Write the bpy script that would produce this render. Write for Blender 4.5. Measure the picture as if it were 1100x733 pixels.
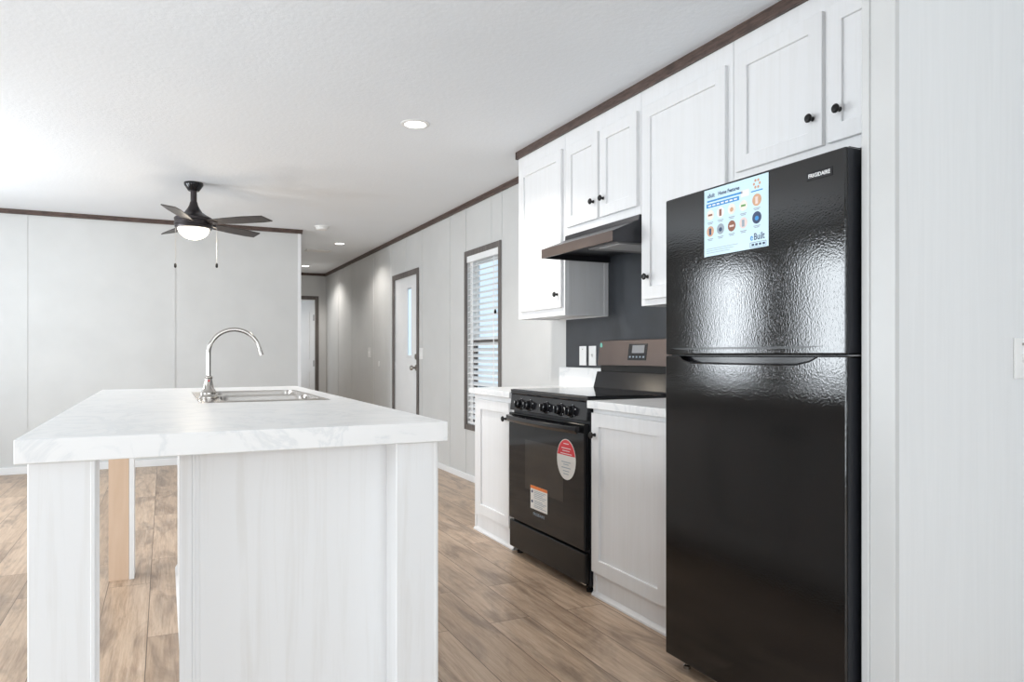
import bpy, bmesh, math, random
from mathutils import Vector, Matrix
random.seed(7)
SC = bpy.context.scene
for o in list(bpy.data.objects):
    bpy.data.objects.remove(o)
COL = SC.collection
PI = math.pi

# ------------------------------------------------------------------ camera, sky, light, exposure
FPX, VX, HY = 780.0, 176.0, 381.0            # focal length in pixels, depth vanishing point, horizon (1100x733)
CAM_H = 1.13
YAW = math.atan((550 - VX) / FPX)
cam = bpy.data.cameras.new('camera')
cam.sensor_width = 36
cam.lens = FPX / 1100 * 36
cam.shift_y = (HY - 366.5) / 1100
cam.clip_start = 0.02
camo = bpy.data.objects.new('camera', cam)
COL.objects.link(camo)
camo.location = (0, 0, CAM_H)
camo.rotation_euler = (PI / 2, 0, -YAW)
SC.camera = camo

SC.view_settings.view_transform = 'Standard'
SC.view_settings.look = 'None'
SC.view_settings.gamma = 1
SC.view_settings.use_curve_mapping = False
SC.view_settings.exposure = -0.09
SC.cycles.max_bounces = 10
SC.cycles.diffuse_bounces = 6
SC.cycles.glossy_bounces = 5
SC.cycles.transparent_max_bounces = 12
SC.cycles.sample_clamp_indirect = 6
SC.cycles.use_denoising = True

world = bpy.data.worlds.new('sky')
SC.world = world
world.use_nodes = True
bg = world.node_tree.nodes['Background']
bg.inputs['Color'].default_value = (0.76, 0.89, 1.0, 1)
bg.inputs['Strength'].default_value = 1.35


def area(name, loc, rot, sx, sy, power, color=(1, 1, 1)):
    l = bpy.data.lights.new(name, 'AREA')
    l.shape = 'RECTANGLE'
    l.size, l.size_y = sx, sy
    l.energy = power
    l.color = color
    o = bpy.data.objects.new(name, l)
    COL.objects.link(o)
    o.location = loc
    o.rotation_euler = rot
    return o


# daylight lamps for openings out of view: left wall, behind the camera, bedroom
DAY = (0.89, 0.95, 1.0)
area('unseen_daylight', (0.15, 14.2, 1.4), (0, -PI / 2, 0), 1.4, 1.2, 30, DAY)      # added lamp brightening the far bedroom, which has no window
area('unseen_daylight', (-2.72, 6.53, 1.52), (0, -PI / 2, 0), 1.24, 0.72, 62, DAY)
area('unseen_daylight', (-2.72, 5.08, 1.52), (0, -PI / 2, 0), 1.24, 0.72, 58, DAY)
area('unseen_daylight', (-2.75, 1.6, 1.1), (0, -PI / 2, 0), 2.0, 1.45, 84, DAY)  # unseen tall opening, added to brighten the base cabinets and aisle
area('unseen_daylight', (-0.9, -3.25, 1.4), (PI / 2, 0, 0), 2.2, 1.7, 62, DAY)  # unseen windows behind the camera, put in for light on camera-facing surfaces
area('unseen_daylight', (1.4, -3.25, 1.4), (PI / 2, 0, 0), 1.4, 1.7, 40, DAY)

# ------------------------------------------------------------------ materials
MATS = {}


def nodes_of(m):
    m.use_nodes = True
    nt = m.node_tree
    return nt, nt.nodes, nt.links, nt.nodes['Principled BSDF']


def N(nodes, t, **kw):
    n = nodes.new(t)
    for k, v in kw.items():
        setattr(n, k, v)
    return n


def coords(nodes, links, scale, rot=(0, 0, 0)):
    tc = N(nodes, 'ShaderNodeTexCoord')
    geo = N(nodes, 'ShaderNodeNewGeometry')
    mp = N(nodes, 'ShaderNodeMapping')
    mp.inputs['Scale'].default_value = scale
    mp.inputs['Rotation'].default_value = rot
    links.new(geo.outputs['Position'], mp.inputs['Vector'])
    return mp.outputs['Vector']


def noise(nodes, links, vec, scale, detail=3, rough=0.5, dist=0.0):
    n = N(nodes, 'ShaderNodeTexNoise')
    n.inputs['Scale'].default_value = scale
    n.inputs['Detail'].default_value = detail
    n.inputs['Roughness'].default_value = rough
    n.inputs['Distortion'].default_value = dist
    links.new(vec, n.inputs['Vector'])
    return n.outputs['Fac']


def ramp(nodes, links, fac, stops):
    r = N(nodes, 'ShaderNodeValToRGB')
    e = r.color_ramp.elements
    while len(e) < len(stops):
        e.new(0.5)
    for k, (p, c) in enumerate(stops):
        e[k].position = p
        e[k].color = (*c, 1)
    links.new(fac, r.inputs['Fac'])
    return r.outputs['Color']


def bump(nodes, links, bsdf, h, strength, dist=0.01):
    b = N(nodes, 'ShaderNodeBump')
    b.inputs['Strength'].default_value = strength
    b.inputs['Distance'].default_value = dist
    links.new(h, b.inputs['Height'])
    links.new(b.outputs['Normal'], bsdf.inputs['Normal'])


def plain(name, color, rough=0.5, metal=0.0, vary=0.04, vscale=6.0, bumps=0.0, bscale=200.0, coat=0.0, spec=None):
    """surface of one colour with a slight mottling (and optional grain of its surface)"""
    m = bpy.data.materials.new(name)
    nt, nd, lk, b = nodes_of(m)
    v = coords(nd, lk, (1, 1, 1))
    f = noise(nd, lk, v, vscale, 3)
    lo = tuple(max(0, c * (1 - vary)) for c in color)
    hi = tuple(min(1, c * (1 + vary)) for c in color)
    lk.new(ramp(nd, lk, f, [(0.3, lo), (0.7, hi)]), b.inputs['Base Color'])
    b.inputs['Roughness'].default_value = rough
    b.inputs['Metallic'].default_value = metal
    b.inputs['Coat Weight'].default_value = coat
    if spec is not None:
        b.inputs['Specular IOR Level'].default_value = spec
    if bumps:
        bump(nd, lk, b, noise(nd, lk, v, bscale, 2), bumps, 0.002)
    MATS[name] = m
    return m


def wood(name, c0, c1, scale, rough=0.5, streak=30, bumps=0.05, stops=(0.35, 0.7)):
    """grain running along the axis with the smallest scale"""
    m = bpy.data.materials.new(name)
    nt, nd, lk, b = nodes_of(m)
    v = coords(nd, lk, scale)
    f = noise(nd, lk, v, streak, 5, 0.6, 0.6)
    lk.new(ramp(nd, lk, f, [(stops[0], c0), (stops[1], c1)]), b.inputs['Base Color'])
    b.inputs['Roughness'].default_value = rough
    if bumps:
        bump(nd, lk, b, f, bumps, 0.003)
    MATS[name] = m
    return m


cab = wood('whitewashed_cabinet', (0.785, 0.783, 0.78), (0.815, 0.815, 0.82), (1, 1, 0.05), 0.42, 32, 0.015, (0.3, 0.6))
island_wood = wood('whitewashed_island', (0.735, 0.73, 0.72), (0.80, 0.805, 0.81), (1, 1, 0.05), 0.5, 30, 0.02, (0.25, 0.5))
tan_wood = wood('tan_board', (0.62, 0.45, 0.32), (0.68, 0.51, 0.38), (1, 1, 0.06), 0.6, 20, 0.03)  # tan wood colour for the near face of the far post
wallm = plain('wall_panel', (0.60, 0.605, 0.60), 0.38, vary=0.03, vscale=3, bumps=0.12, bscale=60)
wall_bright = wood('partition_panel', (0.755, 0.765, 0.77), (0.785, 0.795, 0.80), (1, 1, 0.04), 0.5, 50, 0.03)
brown = wood('dark_crown_wood', (0.045, 0.026, 0.020), (0.13, 0.083, 0.066), (1, 1, 6), 0.45, 14, 0.05)
casing = wood('grey_brown_casing', (0.085, 0.075, 0.07), (0.17, 0.15, 0.14), (3, 3, 0.2), 0.45, 16, 0.04)
white_paint = plain('white_paint', (0.80, 0.81, 0.82), 0.35, vary=0.02)
white_plastic = plain('white_plastic', (0.82, 0.82, 0.81), 0.3, vary=0.02)
black = plain('black_enamel', (0.009, 0.009, 0.011), 0.16, vary=0.1, spec=0.35)
black_soft = plain('black_plastic', (0.008, 0.0075, 0.007), 0.25, vary=0.1, spec=0.25)
black_side = plain('black_side', (0.009, 0.010, 0.014), 0.45, vary=0.1)
splash = plain('charcoal_splash', (0.032, 0.036, 0.043), 0.5, vary=0.25, vscale=4)
bronze = plain('dark_bronze', (0.05, 0.043, 0.045), 0.33, metal=0.7, vary=0.1)
blade_m = wood('dark_blade', (0.028, 0.024, 0.024), (0.055, 0.046, 0.043), (1, 1, 1), 0.42, 18, 0.02)
knob_m = plain('black_knob', (0.022, 0.021, 0.021), 0.3, metal=0.6, vary=0.1)
steel = plain('brushed_steel', (0.52, 0.49, 0.46), 0.24, metal=1.0, vary=0.05, vscale=30)
chrome = plain('polished_nickel', (0.46, 0.43, 0.40), 0.13, metal=1.0, vary=0.03)
black_steel = plain('black_stainless', (0.155, 0.125, 0.115), 0.30, metal=1.0, vary=0.06)
dark_steel = plain('dark_hood_steel', (0.055, 0.055, 0.06), 0.35, metal=0.8, vary=0.06)
grey_plastic = plain('grey_plastic', (0.25, 0.25, 0.26), 0.4, vary=0.04)
pale_grey = plain('pale_grey_filter', (0.55, 0.56, 0.57), 0.35, vary=0.06, vscale=40)
paper = plain('white_paper', (0.80, 0.78, 0.74), 0.6, vary=0.02)
paper_blue = plain('pale_blue_paper', (0.60, 0.79, 0.90), 0.3, vary=0.02)
band_blue = plain('blue_ink', (0.02, 0.26, 0.62), 0.4, vary=0.03)
ink_dark = plain('dark_ink', (0.03, 0.06, 0.13), 0.5, vary=0.03)
ink_grey = plain('grey_ink', (0.30, 0.36, 0.42), 0.5, vary=0.03)
ink_red = plain('red_ink', (0.66, 0.02, 0.035), 0.4, vary=0.03)
ink_orange = plain('orange_ink', (0.80, 0.20, 0.03), 0.4, vary=0.03)
ink_white = plain('white_ink', (0.82, 0.82, 0.82), 0.5, vary=0.01)
ink_pink = plain('pale_pink_ink', (0.76, 0.62, 0.58), 0.5, vary=0.05, vscale=60)
ink_green = plain('green_ink', (0.10, 0.30, 0.06), 0.5, vary=0.1, vscale=60)
ink_brown = plain('brown_ink', (0.25, 0.09, 0.05), 0.5, vary=0.1, vscale=60)
ink_tan = plain('tan_ink', (0.62, 0.36, 0.22), 0.5, vary=0.1, vscale=60)
ink_cream = plain('cream_ink', (0.80, 0.77, 0.70), 0.5, vary=0.04, vscale=60)
ink_teal = plain('teal_sticker', (0.20, 0.55, 0.45), 0.4, vary=0.03)
chain_m = plain('chain_metal', (0.55, 0.53, 0.50), 0.3, metal=0.8)
slat_m = plain('blind_slat', (0.83, 0.84, 0.85), 0.4, vary=0.01)
earth = plain('outside_ground', (0.16, 0.18, 0.20), 0.9, vary=0.3, vscale=1.2)

# pebbled refrigerator door skin
fr = bpy.data.materials.new('pebbled_black')
nt, nd, lk, b = nodes_of(fr)
v = coords(nd, lk, (1, 1, 1))
lk.new(ramp(nd, lk, noise(nd, lk, v, 5, 2), [(0.3, (0.005, 0.005, 0.005)), (0.7, (0.008, 0.007, 0.007))]), b.inputs['Base Color'])
b.inputs['Roughness'].default_value = 0.05
b.inputs['Specular IOR Level'].default_value = 0.5
bump(nd, lk, b, noise(nd, lk, v, 165, 2, 0.6), 0.095, 0.0022)

# oven door glass: black, very smooth
oven_glass = plain('oven_glass', (0.008, 0.008, 0.009), 0.06, vary=0.05, spec=0.25)
oven_window = plain('oven_window', (0.018, 0.016, 0.015), 0.08, vary=0.1, spec=0.5)
cooktop_m = plain('cooktop_glass', (0.010, 0.010, 0.011), 0.05, vary=0.05)

# marble laminate
ct = bpy.data.materials.new('marble_laminate')
nt, nd, lk, b = nodes_of(ct)
v = coords(nd, lk, (1, 1, 1))
f = noise(nd, lk, v, 4.5, 6, 0.6, 1.6)
lk.new(ramp(nd, lk, f, [(0.30, (0.85, 0.85, 0.84)), (0.44, (0.84, 0.84, 0.835)), (0.49, (0.75, 0.76, 0.765)), (0.54, (0.84, 0.84, 0.835)), (0.8, (0.86, 0.855, 0.85))]), b.inputs['Base Color'])
b.inputs['Roughness'].default_value = 0.3

# stippled ceiling
ce = bpy.data.materials.new('stippled_ceiling')
nt, nd, lk, b = nodes_of(ce)
v = coords(nd, lk, (1, 1, 1))
lk.new(ramp(nd, lk, noise(nd, lk, v, 1.5, 3), [(0.3, (0.82, 0.855, 0.89)), (0.7, (0.84, 0.875, 0.91))]), b.inputs['Base Color'])
b.inputs['Roughness'].default_value = 0.75
bump(nd, lk, b, noise(nd, lk, v, 40, 5, 0.65), 0.28, 0.007)

# plank floor: boards run along Y
fl = bpy.data.materials.new('oak_planks')
nt, nd, lk, b = nodes_of(fl)
geo = N(nd, 'ShaderNodeNewGeometry')
mp = N(nd, 'ShaderNodeMapping')
mp.inputs['Rotation'].default_value = (0, 0, PI / 2)
mp.inputs['Location'].default_value = (0.35, 0.06, 0)
lk.new(geo.outputs['Position'], mp.inputs['Vector'])
br = N(nd, 'ShaderNodeTexBrick')
br.offset = 0.37
br.offset_frequency = 2
br.inputs['Color1'].default_value = (0, 0, 0, 1)
br.inputs['Color2'].default_value = (1, 1, 1, 1)
br.inputs['Mortar'].default_value = (0.5, 0.5, 0.5, 1)
br.inputs['Scale'].default_value = 1
br.inputs['Brick Width'].default_value = 1.22
br.inputs['Row Height'].default_value = 0.185
br.inputs['Mortar Size'].default_value = 0.0016
br.inputs['Mortar Smooth'].default_value = 0.1
lk.new(mp.outputs['Vector'], br.inputs['Vector'])
sep = N(nd, 'ShaderNodeSeparateColor')
lk.new(br.outputs['Color'], sep.inputs['Color'])
# shift the grain pattern from board to board
mul = N(nd, 'ShaderNodeMath', operation='MULTIPLY')
mul.inputs[1].default_value = 37.0
lk.new(sep.outputs['Red'], mul.inputs[0])
cmb = N(nd, 'ShaderNodeCombineXYZ')
lk.new(mul.outputs[0], cmb.inputs['X'])
lk.new(mul.outputs[0], cmb.inputs['Z'])
add = N(nd, 'ShaderNodeVectorMath', operation='ADD')
lk.new(geo.outputs['Position'], add.inputs[0])
lk.new(cmb.outputs['Vector'], add.inputs[1])
m1 = N(nd, 'ShaderNodeMapping')
m1.inputs['Scale'].default_value = (1, 0.07, 1)
lk.new(add.outputs['Vector'], m1.inputs['Vector'])
m2 = N(nd, 'ShaderNodeMapping')
m2.inputs['Scale'].default_value = (1, 0.22, 1)
lk.new(add.outputs['Vector'], m2.inputs['Vector'])
grain = noise(nd, lk, m1.outputs['Vector'], 34, 6, 0.68, 0.6)
cloud = noise(nd, lk, m2.outputs['Vector'], 7.5, 4, 0.6, 1.2)
m3 = N(nd, 'ShaderNodeMapping')
m3.inputs['Scale'].default_value = (1, 0.035, 1)
lk.new(add.outputs['Vector'], m3.inputs['Vector'])
fine = noise(nd, lk, m3.outputs['Vector'], 150, 4, 0.7, 0.3)
gmix = N(nd, 'ShaderNodeMix', data_type='FLOAT')
gmix.inputs['Factor'].default_value = 0.42
lk.new(grain, gmix.inputs['A'])
lk.new(fine, gmix.inputs['B'])
grain = gmix.outputs['Result']
gc = ramp(nd, lk, grain, [(0.30, (0.31, 0.20, 0.13)), (0.5, (0.53, 0.385, 0.27)), (0.70, (0.68, 0.53, 0.40))])
cc = ramp(nd, lk, cloud, [(0.36, (0.42, 0.40, 0.40)), (0.54, (1, 1, 1)), (0.75, (1.0, 1.0, 1.0))])
mx = N(nd, 'ShaderNodeMix', data_type='RGBA', blend_type='MULTIPLY')
mx.inputs['Factor'].default_value = 0.66
lk.new(gc, mx.inputs['A'])
lk.new(cc, mx.inputs['B'])
tone = ramp(nd, lk, sep.outputs['Red'], [(0.0, (0.76, 0.73, 0.70)), (0.5, (0.95, 0.95, 0.95)), (1.0, (1.0, 1.0, 1.0))])
mx2 = N(nd, 'ShaderNodeMix', data_type='RGBA', blend_type='MULTIPLY')
mx2.inputs['Factor'].default_value = 1.0
lk.new(mx.outputs['Result'], mx2.inputs['A'])
lk.new(tone, mx2.inputs['B'])
mx3 = N(nd, 'ShaderNodeMix', data_type='RGBA')
lk.new(br.outputs['Fac'], mx3.inputs['Factor'])
lk.new(mx2.outputs['Result'], mx3.inputs['A'])
mx3.inputs['B'].default_value = (0.11, 0.07, 0.045, 1)
lk.new(mx3.outputs['Result'], b.inputs['Base Color'])
b.inputs['Roughness'].default_value = 0.34
inv = N(nd, 'ShaderNodeMath', operation='MULTIPLY_ADD')
inv.inputs[1].default_value = -1.0
lk.new(br.outputs['Fac'], inv.inputs[0])
lk.new(grain, inv.inputs[2])
bump(nd, lk, b, inv.outputs[0], 0.12, 0.004)

# window glass and lamp lenses
gl = bpy.data.materials.new('window_glass')
gl.use_nodes = True
nd, lk = gl.node_tree.nodes, gl.node_tree.links
nd.remove(nd['Principled BSDF'])
t = N(nd, 'ShaderNodeBsdfTransparent')
t.inputs['Color'].default_value = (0.93, 0.96, 0.97, 1)
g = N(nd, 'ShaderNodeBsdfGlossy')
g.inputs['Roughness'].default_value = 0.02
ms = N(nd, 'ShaderNodeMixShader')
ms.inputs['Fac'].default_value = 0.06
lk.new(t.outputs[0], ms.inputs[1])
lk.new(g.outputs[0], ms.inputs[2])
lk.new(ms.outputs[0], nd['Material Output'].inputs['Surface'])


def glow(name, color, strength):
    m = bpy.data.materials.new(name)
    nt, nd, lk, b = nodes_of(m)
    b.inputs['Base Color'].default_value = (0.9, 0.9, 0.88, 1)
    b.inputs['Emission Color'].default_value = (*color, 1)
    b.inputs['Emission Strength'].default_value = strength
    b.inputs['Roughness'].default_value = 0.3
    return m


lens_m = glow('lamp_lens', (1, 0.97, 0.92), 9)
bowl_m = glow('fan_bowl_glass', (1, 0.90, 0.74), 3)


# ------------------------------------------------------------------ mesh helpers
def BM():
    return bmesh.new()


def box(bm, x0, x1, y0, y1, z0, z1):
    vs = [bm.verts.new((x, y, z)) for z in (z0, z1) for y in (y0, y1) for x in (x0, x1)]
    for f in ((0, 2, 3, 1), (4, 5, 7, 6), (0, 1, 5, 4), (2, 6, 7, 3), (0, 4, 6, 2), (1, 3, 7, 5)):
        bm.faces.new([vs[i] for i in f])
    return bm


def prism(bm, pts, axis, a, b_):
    """polygon pts (2D) extruded along axis from a to b_; 2D order is the remaining axes in xyz order"""
    def mk(p, t):
        if axis == 'x':
            return (t, p[0], p[1])
        if axis == 'y':
            return (p[0], t, p[1])
        return (p[0], p[1], t)
    A = [bm.verts.new(mk(p, a)) for p in pts]
    B = [bm.verts.new(mk(p, b_)) for p in pts]
    n = len(pts)
    bm.faces.new(A)
    bm.faces.new(B[::-1])
    for i in range(n):
        j = (i + 1) % n
        bm.faces.new([A[j], A[i], B[i], B[j]])
    return bm


def frame_of(d):
    d = Vector(d).normalized()
    up = Vector((0, 0, 1)) if abs(d.z) < 0.9 else Vector((1, 0, 0))
    a = d.cross(up).normalized()
    return a, d.cross(a).normalized()


def lathe(bm, prof, origin=(0, 0, 0), axis=(0, 0, 1), seg=32):
    """prof: list of (radius, distance along axis)"""
    ax = Vector(axis).normalized()
    a, b_ = frame_of(ax)
    O = Vector(origin)
    rings = []
    for r, h in prof:
        c = O + ax * h
        if r < 1e-6:
            rings.append([bm.verts.new(c)])
        else:
            rings.append([bm.verts.new(c + (a * math.cos(2 * PI * k / seg) + b_ * math.sin(2 * PI * k / seg)) * r) for k in range(seg)])
    for R, S in zip(rings, rings[1:]):
        for k in range(seg):
            j = (k + 1) % seg
            if len(R) == 1 and len(S) == 1:
                continue
            if len(R) == 1:
                bm.faces.new([R[0], S[j], S[k]])
            elif len(S) == 1:
                bm.faces.new([R[k], R[j], S[0]])
            else:
                bm.faces.new([R[k], R[j], S[j], S[k]])
    for R in (rings[0], rings[-1]):
        if len(R) > 1:
            try:
                bm.faces.new(R)
            except ValueError:
                pass
    return bm


def tube(bm, pts, r, seg=12):
    pts = [Vector(p) for p in pts]
    rad = r if isinstance(r, (list, tuple)) else [r] * len(pts)
    rings = []
    d0 = (pts[1] - pts[0]).normalized()
    a, b_ = frame_of(d0)
    for i, p in enumerate(pts):
        d = (pts[min(i + 1, len(pts) - 1)] - pts[max(i - 1, 0)]).normalized()
        a = (a - d * a.dot(d)).normalized()
        b_ = d.cross(a)
        rings.append([bm.verts.new(p + (a * math.cos(2 * PI * k / seg) + b_ * math.sin(2 * PI * k / seg)) * rad[i]) for k in range(seg)])
    for R, S in zip(rings, rings[1:]):
        for k in range(seg):
            j = (k + 1) % seg
            bm.faces.new([R[k], R[j], S[j], S[k]])
    bm.faces.new(rings[0][::-1])
    bm.faces.new(rings[-1])
    return bm


WL = {}


def obj(name, bm, mat, parent=None, bevel=0.0, seg=2, smooth=False):
    base = Vector(WL.get(parent.name, (0, 0, 0))) if parent else Vector((0, 0, 0))
    bmesh.ops.recalc_face_normals(bm, faces=bm.faces[:])
    bmesh.ops.translate(bm, verts=bm.verts[:], vec=-base)
    me = bpy.data.meshes.new(name)
    bm.to_mesh(me)
    bm.free()
    me.materials.append(mat)
    o = bpy.data.objects.new(name, me)
    COL.objects.link(o)
    if parent:
        o.parent = parent
    WL[o.name] = tuple(base)
    if bevel:
        md = o.modifiers.new('soft_edges', 'BEVEL')
        md.width = bevel
        md.segments = seg
        md.limit_method = 'ANGLE'
        md.angle_limit = math.radians(40)
    if smooth:
        for p in me.polygons:
            p.use_smooth = True
        md = o.modifiers.new('crisp', 'EDGE_SPLIT')
        md.split_angle = math.radians(38)
    return o


def tag(o, label, cat, group=None):
    o['label'] = label
    o['category'] = cat
    if group:
        o['group'] = group
    return o


def thing(name, label, cat, loc=(0, 0, 0), group=None):
    o = bpy.data.objects.new(name, None)
    o.empty_display_size = 0.05
    COL.objects.link(o)
    o.location = loc
    WL[o.name] = tuple(loc)
    return tag(o, label, cat, group)


def struct(name, bm, mat, parent=None, label=None, **kw):
    o = obj(name, bm, mat, parent, **kw)
    if not parent:
        o['kind'] = 'structure'
        if label:
            o['label'] = label
    return o


# writing on a face looking towards -X: reads along -Y, up is +Z
def text(name, body, size, x, y, z, mat, parent, align='LEFT', squash=1.0, extrude=0.0002, bold=0.0):
    c = bpy.data.curves.new(name, 'FONT')
    c.body = body
    c.size = size
    c.align_x = align
    c.extrude = extrude
    c.offset = bold
    c.resolution_u = 2
    to = bpy.data.objects.new(name, c)
    COL.objects.link(to)
    dg = bpy.context.evaluated_depsgraph_get()
    me = bpy.data.meshes.new_from_object(to.evaluated_get(dg))
    bpy.data.objects.remove(to)
    base = Vector(WL.get(parent.name, (0, 0, 0)))
    M = Matrix(((0, 0, -1, x - base.x), (-squash, 0, 0, y - base.y), (0, 1, 0, z - base.z), (0, 0, 0, 1)))
    me.transform(M)
    me.materials.clear()
    me.materials.append(mat)
    o = bpy.data.objects.new(name, me)
    COL.objects.link(o)
    o.parent = parent
    WL[o.name] = tuple(base)
    return o


def disc_x(bm, x, y, z, ry, rz, t=0.0004, seg=28):
    pts = [(y + ry * math.cos(2 * PI * k / seg), z + rz * math.sin(2 * PI * k / seg)) for k in range(seg)]
    return prism(bm, pts, 'x', x, x - t)


# ------------------------------------------------------------------ the room
XR, CEIL, YB, YE, XL, YF = 2.47, 2.495, 8.18, 12.43, -2.6, -3.1
XH = 1.35                                     # hall starts here in the back wall

struct('floor', box(BM(), XL - 0.2, XR + 0.1, YF - 0.2, 16.0, -0.1, 0), fl)
struct('ceiling', box(BM(), XL - 0.2, XR + 0.1, YF - 0.2, 16.0, CEIL, CEIL + 0.1), ce)
g_ = box(BM(), XR + 0.1, 30, -20, 40, -0.75, -0.65)
struct('ground', g_, earth)

# back wall with battens
w = box(BM(), XL - 0.1, XH, YB, YB + 0.1, 0, CEIL)
for x in (-2.394, -1.175, 0.094):
    box(w, x - 0.013, x + 0.013, YB - 0.005, YB, 0, CEIL)
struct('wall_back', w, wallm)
w = box(BM(), XH - 0.028, XH + 0.006, YB - 0.006, YB + 0.03, 0, CEIL)
struct('trim_1', w, white_paint)
# wall between living room and hall
w = box(BM(), XH - 0.1, XH, YB + 0.1, YE, 0, CEIL)
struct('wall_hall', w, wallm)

# right wall with window and door openings, battens at its panel joints
WY0, WY1, WZ0, WZ1 = 5.385, 6.085, 0.50, 2.015         # window opening
DY0, DY1, DZ = 7.505, 8.385, 2.015                     # outside door opening
w = BM()
for y0, y1, z0, z1 in ((YF - 0.1, WY0, 0, CEIL), (WY0, WY1, 0, WZ0), (WY0, WY1, WZ1, CEIL), (WY1, DY0, 0, CEIL),
                       (DY0, DY1, DZ, CEIL), (DY1, YE, 0, CEIL)):
    box(w, XR, XR + 0.1, y0, y1, z0, z1)
for y, z0 in ((5.345, 0), (5.555, WZ1 + 0.05), (6.125, 0), (6.53, 0), (7.35, 0), (7.96, DZ + 0.05), (8.53, 0), (9.34, 0), (10.55, 0), (11.45, 0)):
    box(w, XR - 0.004, XR, y - 0.011, y + 0.011, z0, CEIL)
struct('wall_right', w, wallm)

# hall end wall with door opening
EX0, EX1, EZ = 1.55, 2.30, 2.06
w = BM()
box(w, XH - 0.1, EX0, YE, YE + 0.1, 0, CEIL)
box(w, EX1, XR + 0.1, YE, YE + 0.1, 0, CEIL)
box(w, EX0, EX1, YE, YE + 0.1, EZ, CEIL)
struct('wall_end', w, wallm)
# the room behind the hall door
w = box(BM(), 0.0, XR + 0.1, 15.6, 15.7, 0, CEIL)
box(w, 0.0, 0.1, YE + 0.1, 15.6, 0, CEIL)
box(w, XR, XR + 0.1, YE + 0.1, 15.6, 0, CEIL)
struct('wall_bedroom', w, wallm)

# left wall and the wall behind the camera, with unseen openings, some put in only to light the room
w = BM()
ys = [(6.15, 6.91), (4.70, 5.46), (0.85, 2.35)]
segs, last = [], YF
for a_, b_ in sorted(ys):
    segs.append((last, a_))
    last = b_
segs.append((last, YB))
for a_, b_ in segs:
    box(w, XL - 0.1, XL, a_, b_, 0, CEIL)
for a_, b_ in ys:
    box(w, XL - 0.1, XL, a_, b_, 0, 0.89 if a_ > 3 else 0.06)  # nearest opening shaped tall so its light enters low
    box(w, XL - 0.1, XL, a_, b_, 2.15, CEIL)
struct('wall_left', w, wallm)
w = BM()
for x0, x1 in ((XL - 0.1, -2.0), (0.2, 0.7), (2.1, XR + 0.1)):
    box(w, x0, x1, YF - 0.1, YF, 0, CEIL)
for x0, x1 in ((-2.0, 0.2), (0.7, 2.1)):
    box(w, x0, x1, YF - 0.1, YF, 0, 0.55)
    box(w, x0, x1, YF - 0.1, YF, 2.25, CEIL)
struct('wall_front', w, wallm)

# partition beside the refrigerator: panel face towards the camera, trimmed end
PX, PY0, PY1 = 1.70, 1.262, 1.352
struct('wall_partition', box(BM(), PX + 0.003, XR, PY0, PY1, 0, CEIL), wall_bright)
w = box(BM(), PX - 0.006, PX + 0.003, PY0 - 0.004, PY1 - 0.022, 0, CEIL)
box(w, PX - 0.012, PX + 0.003, PY1 - 0.022, PY1, 0, CEIL)
box(w, PX - 0.006, PX + 0.012, PY0 - 0.005, PY0, 0, CEIL)
struct('trim_2', w, wallm, bevel=0.002)

# dark crown mouldings
TZ = 2.452
w = box(BM(), XL, XH + 0.018, YB - 0.02, YB, TZ, CEIL)
box(w, XL, XH + 0.022, YB - 0.026, YB, TZ + 0.025, CEIL)
struct('trim_3', w, brown)
w = box(BM(), XH, XH + 0.018, YB, YE, TZ, CEIL)
box(w, XR - 0.018, XR, 4.42, YE, TZ, CEIL)
box(w, XR - 0.024, XR, 4.42, YE, TZ + 0.025, CEIL)
box(w, XH + 0.018, XR - 0.018, YE - 0.018, YE, TZ, CEIL)
struct('trim_4', w, brown)
UX = 2.16                                     # face of the wall cabinets
w = box(BM(), UX - 0.016, UX + 0.006, PY1, 4.418, 2.447, CEIL)
box(w, UX - 0.016, XR, 4.402, 4.418, 2.447, CEIL)
struct('trim_5', w, brown)

# baseboards
w = box(BM(), XL, XH, YB - 0.012, YB, 0, 0.07)
struct('baseboard_back', w, white_paint, bevel=0.003)
w = box(BM(), XR - 0.012, XR, 4.36, DY0 - 0.05, 0, 0.055)
box(w, XR - 0.012, XR, DY1 + 0.05, YE, 0, 0.055)
struct('baseboard_right', w, white_paint, bevel=0.003)

# ------------------------------------------------------------------ kitchen window
win = thing('window_1', 'tall narrow window with grey-brown casing beside the kitchen cabinets', 'window', (XR, (WY0 + WY1) / 2, WZ0))
win['kind'] = 'structure'


def ring(x0, x1, y0, y1, z0, z1, wd, wb=None):
    bm = BM()
    wb = wd if wb is None else wb
    box(bm, x0, x1, y0, y0 + wd, z0, z1)
    box(bm, x0, x1, y1 - wd, y1, z0, z1)
    box(bm, x0, x1, y0 + wd, y1 - wd, z1 - wd, z1)
    if wb > 0:
        box(bm, x0, x1, y0 + wd, y1 - wd, z0, z0 + wb)
    return bm


obj('window_casing', ring(XR - 0.014, XR, WY0 - 0.045, WY1 + 0.045, WZ0 - 0.045, WZ1 + 0.045, 0.05), casing, win, bevel=0.003)
obj('window_frame', ring(XR + 0.03, XR + 0.1, WY0, WY1, WZ0, WZ1, 0.03), white_plastic, win, bevel=0.002)
obj('upper_sash', ring(XR + 0.075, XR + 0.095, WY0 + 0.03, WY1 - 0.03, 1.235, WZ1 - 0.03, 0.035), white_plastic, win)
obj('lower_sash', ring(XR + 0.05, XR + 0.072, WY0 + 0.03, WY1 - 0.03, WZ0 + 0.03, 1.275, 0.04), casing, win)
obj('glass_pane', box(BM(), XR + 0.083, XR + 0.087, WY0 + 0.06, WY1 - 0.06, 1.26, WZ1 - 0.06), gl, win)
obj('glass_pane', box(BM(), XR + 0.059, XR + 0.063, WY0 + 0.065, WY1 - 0.065, WZ0 + 0.065, 1.24), gl, win)

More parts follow.
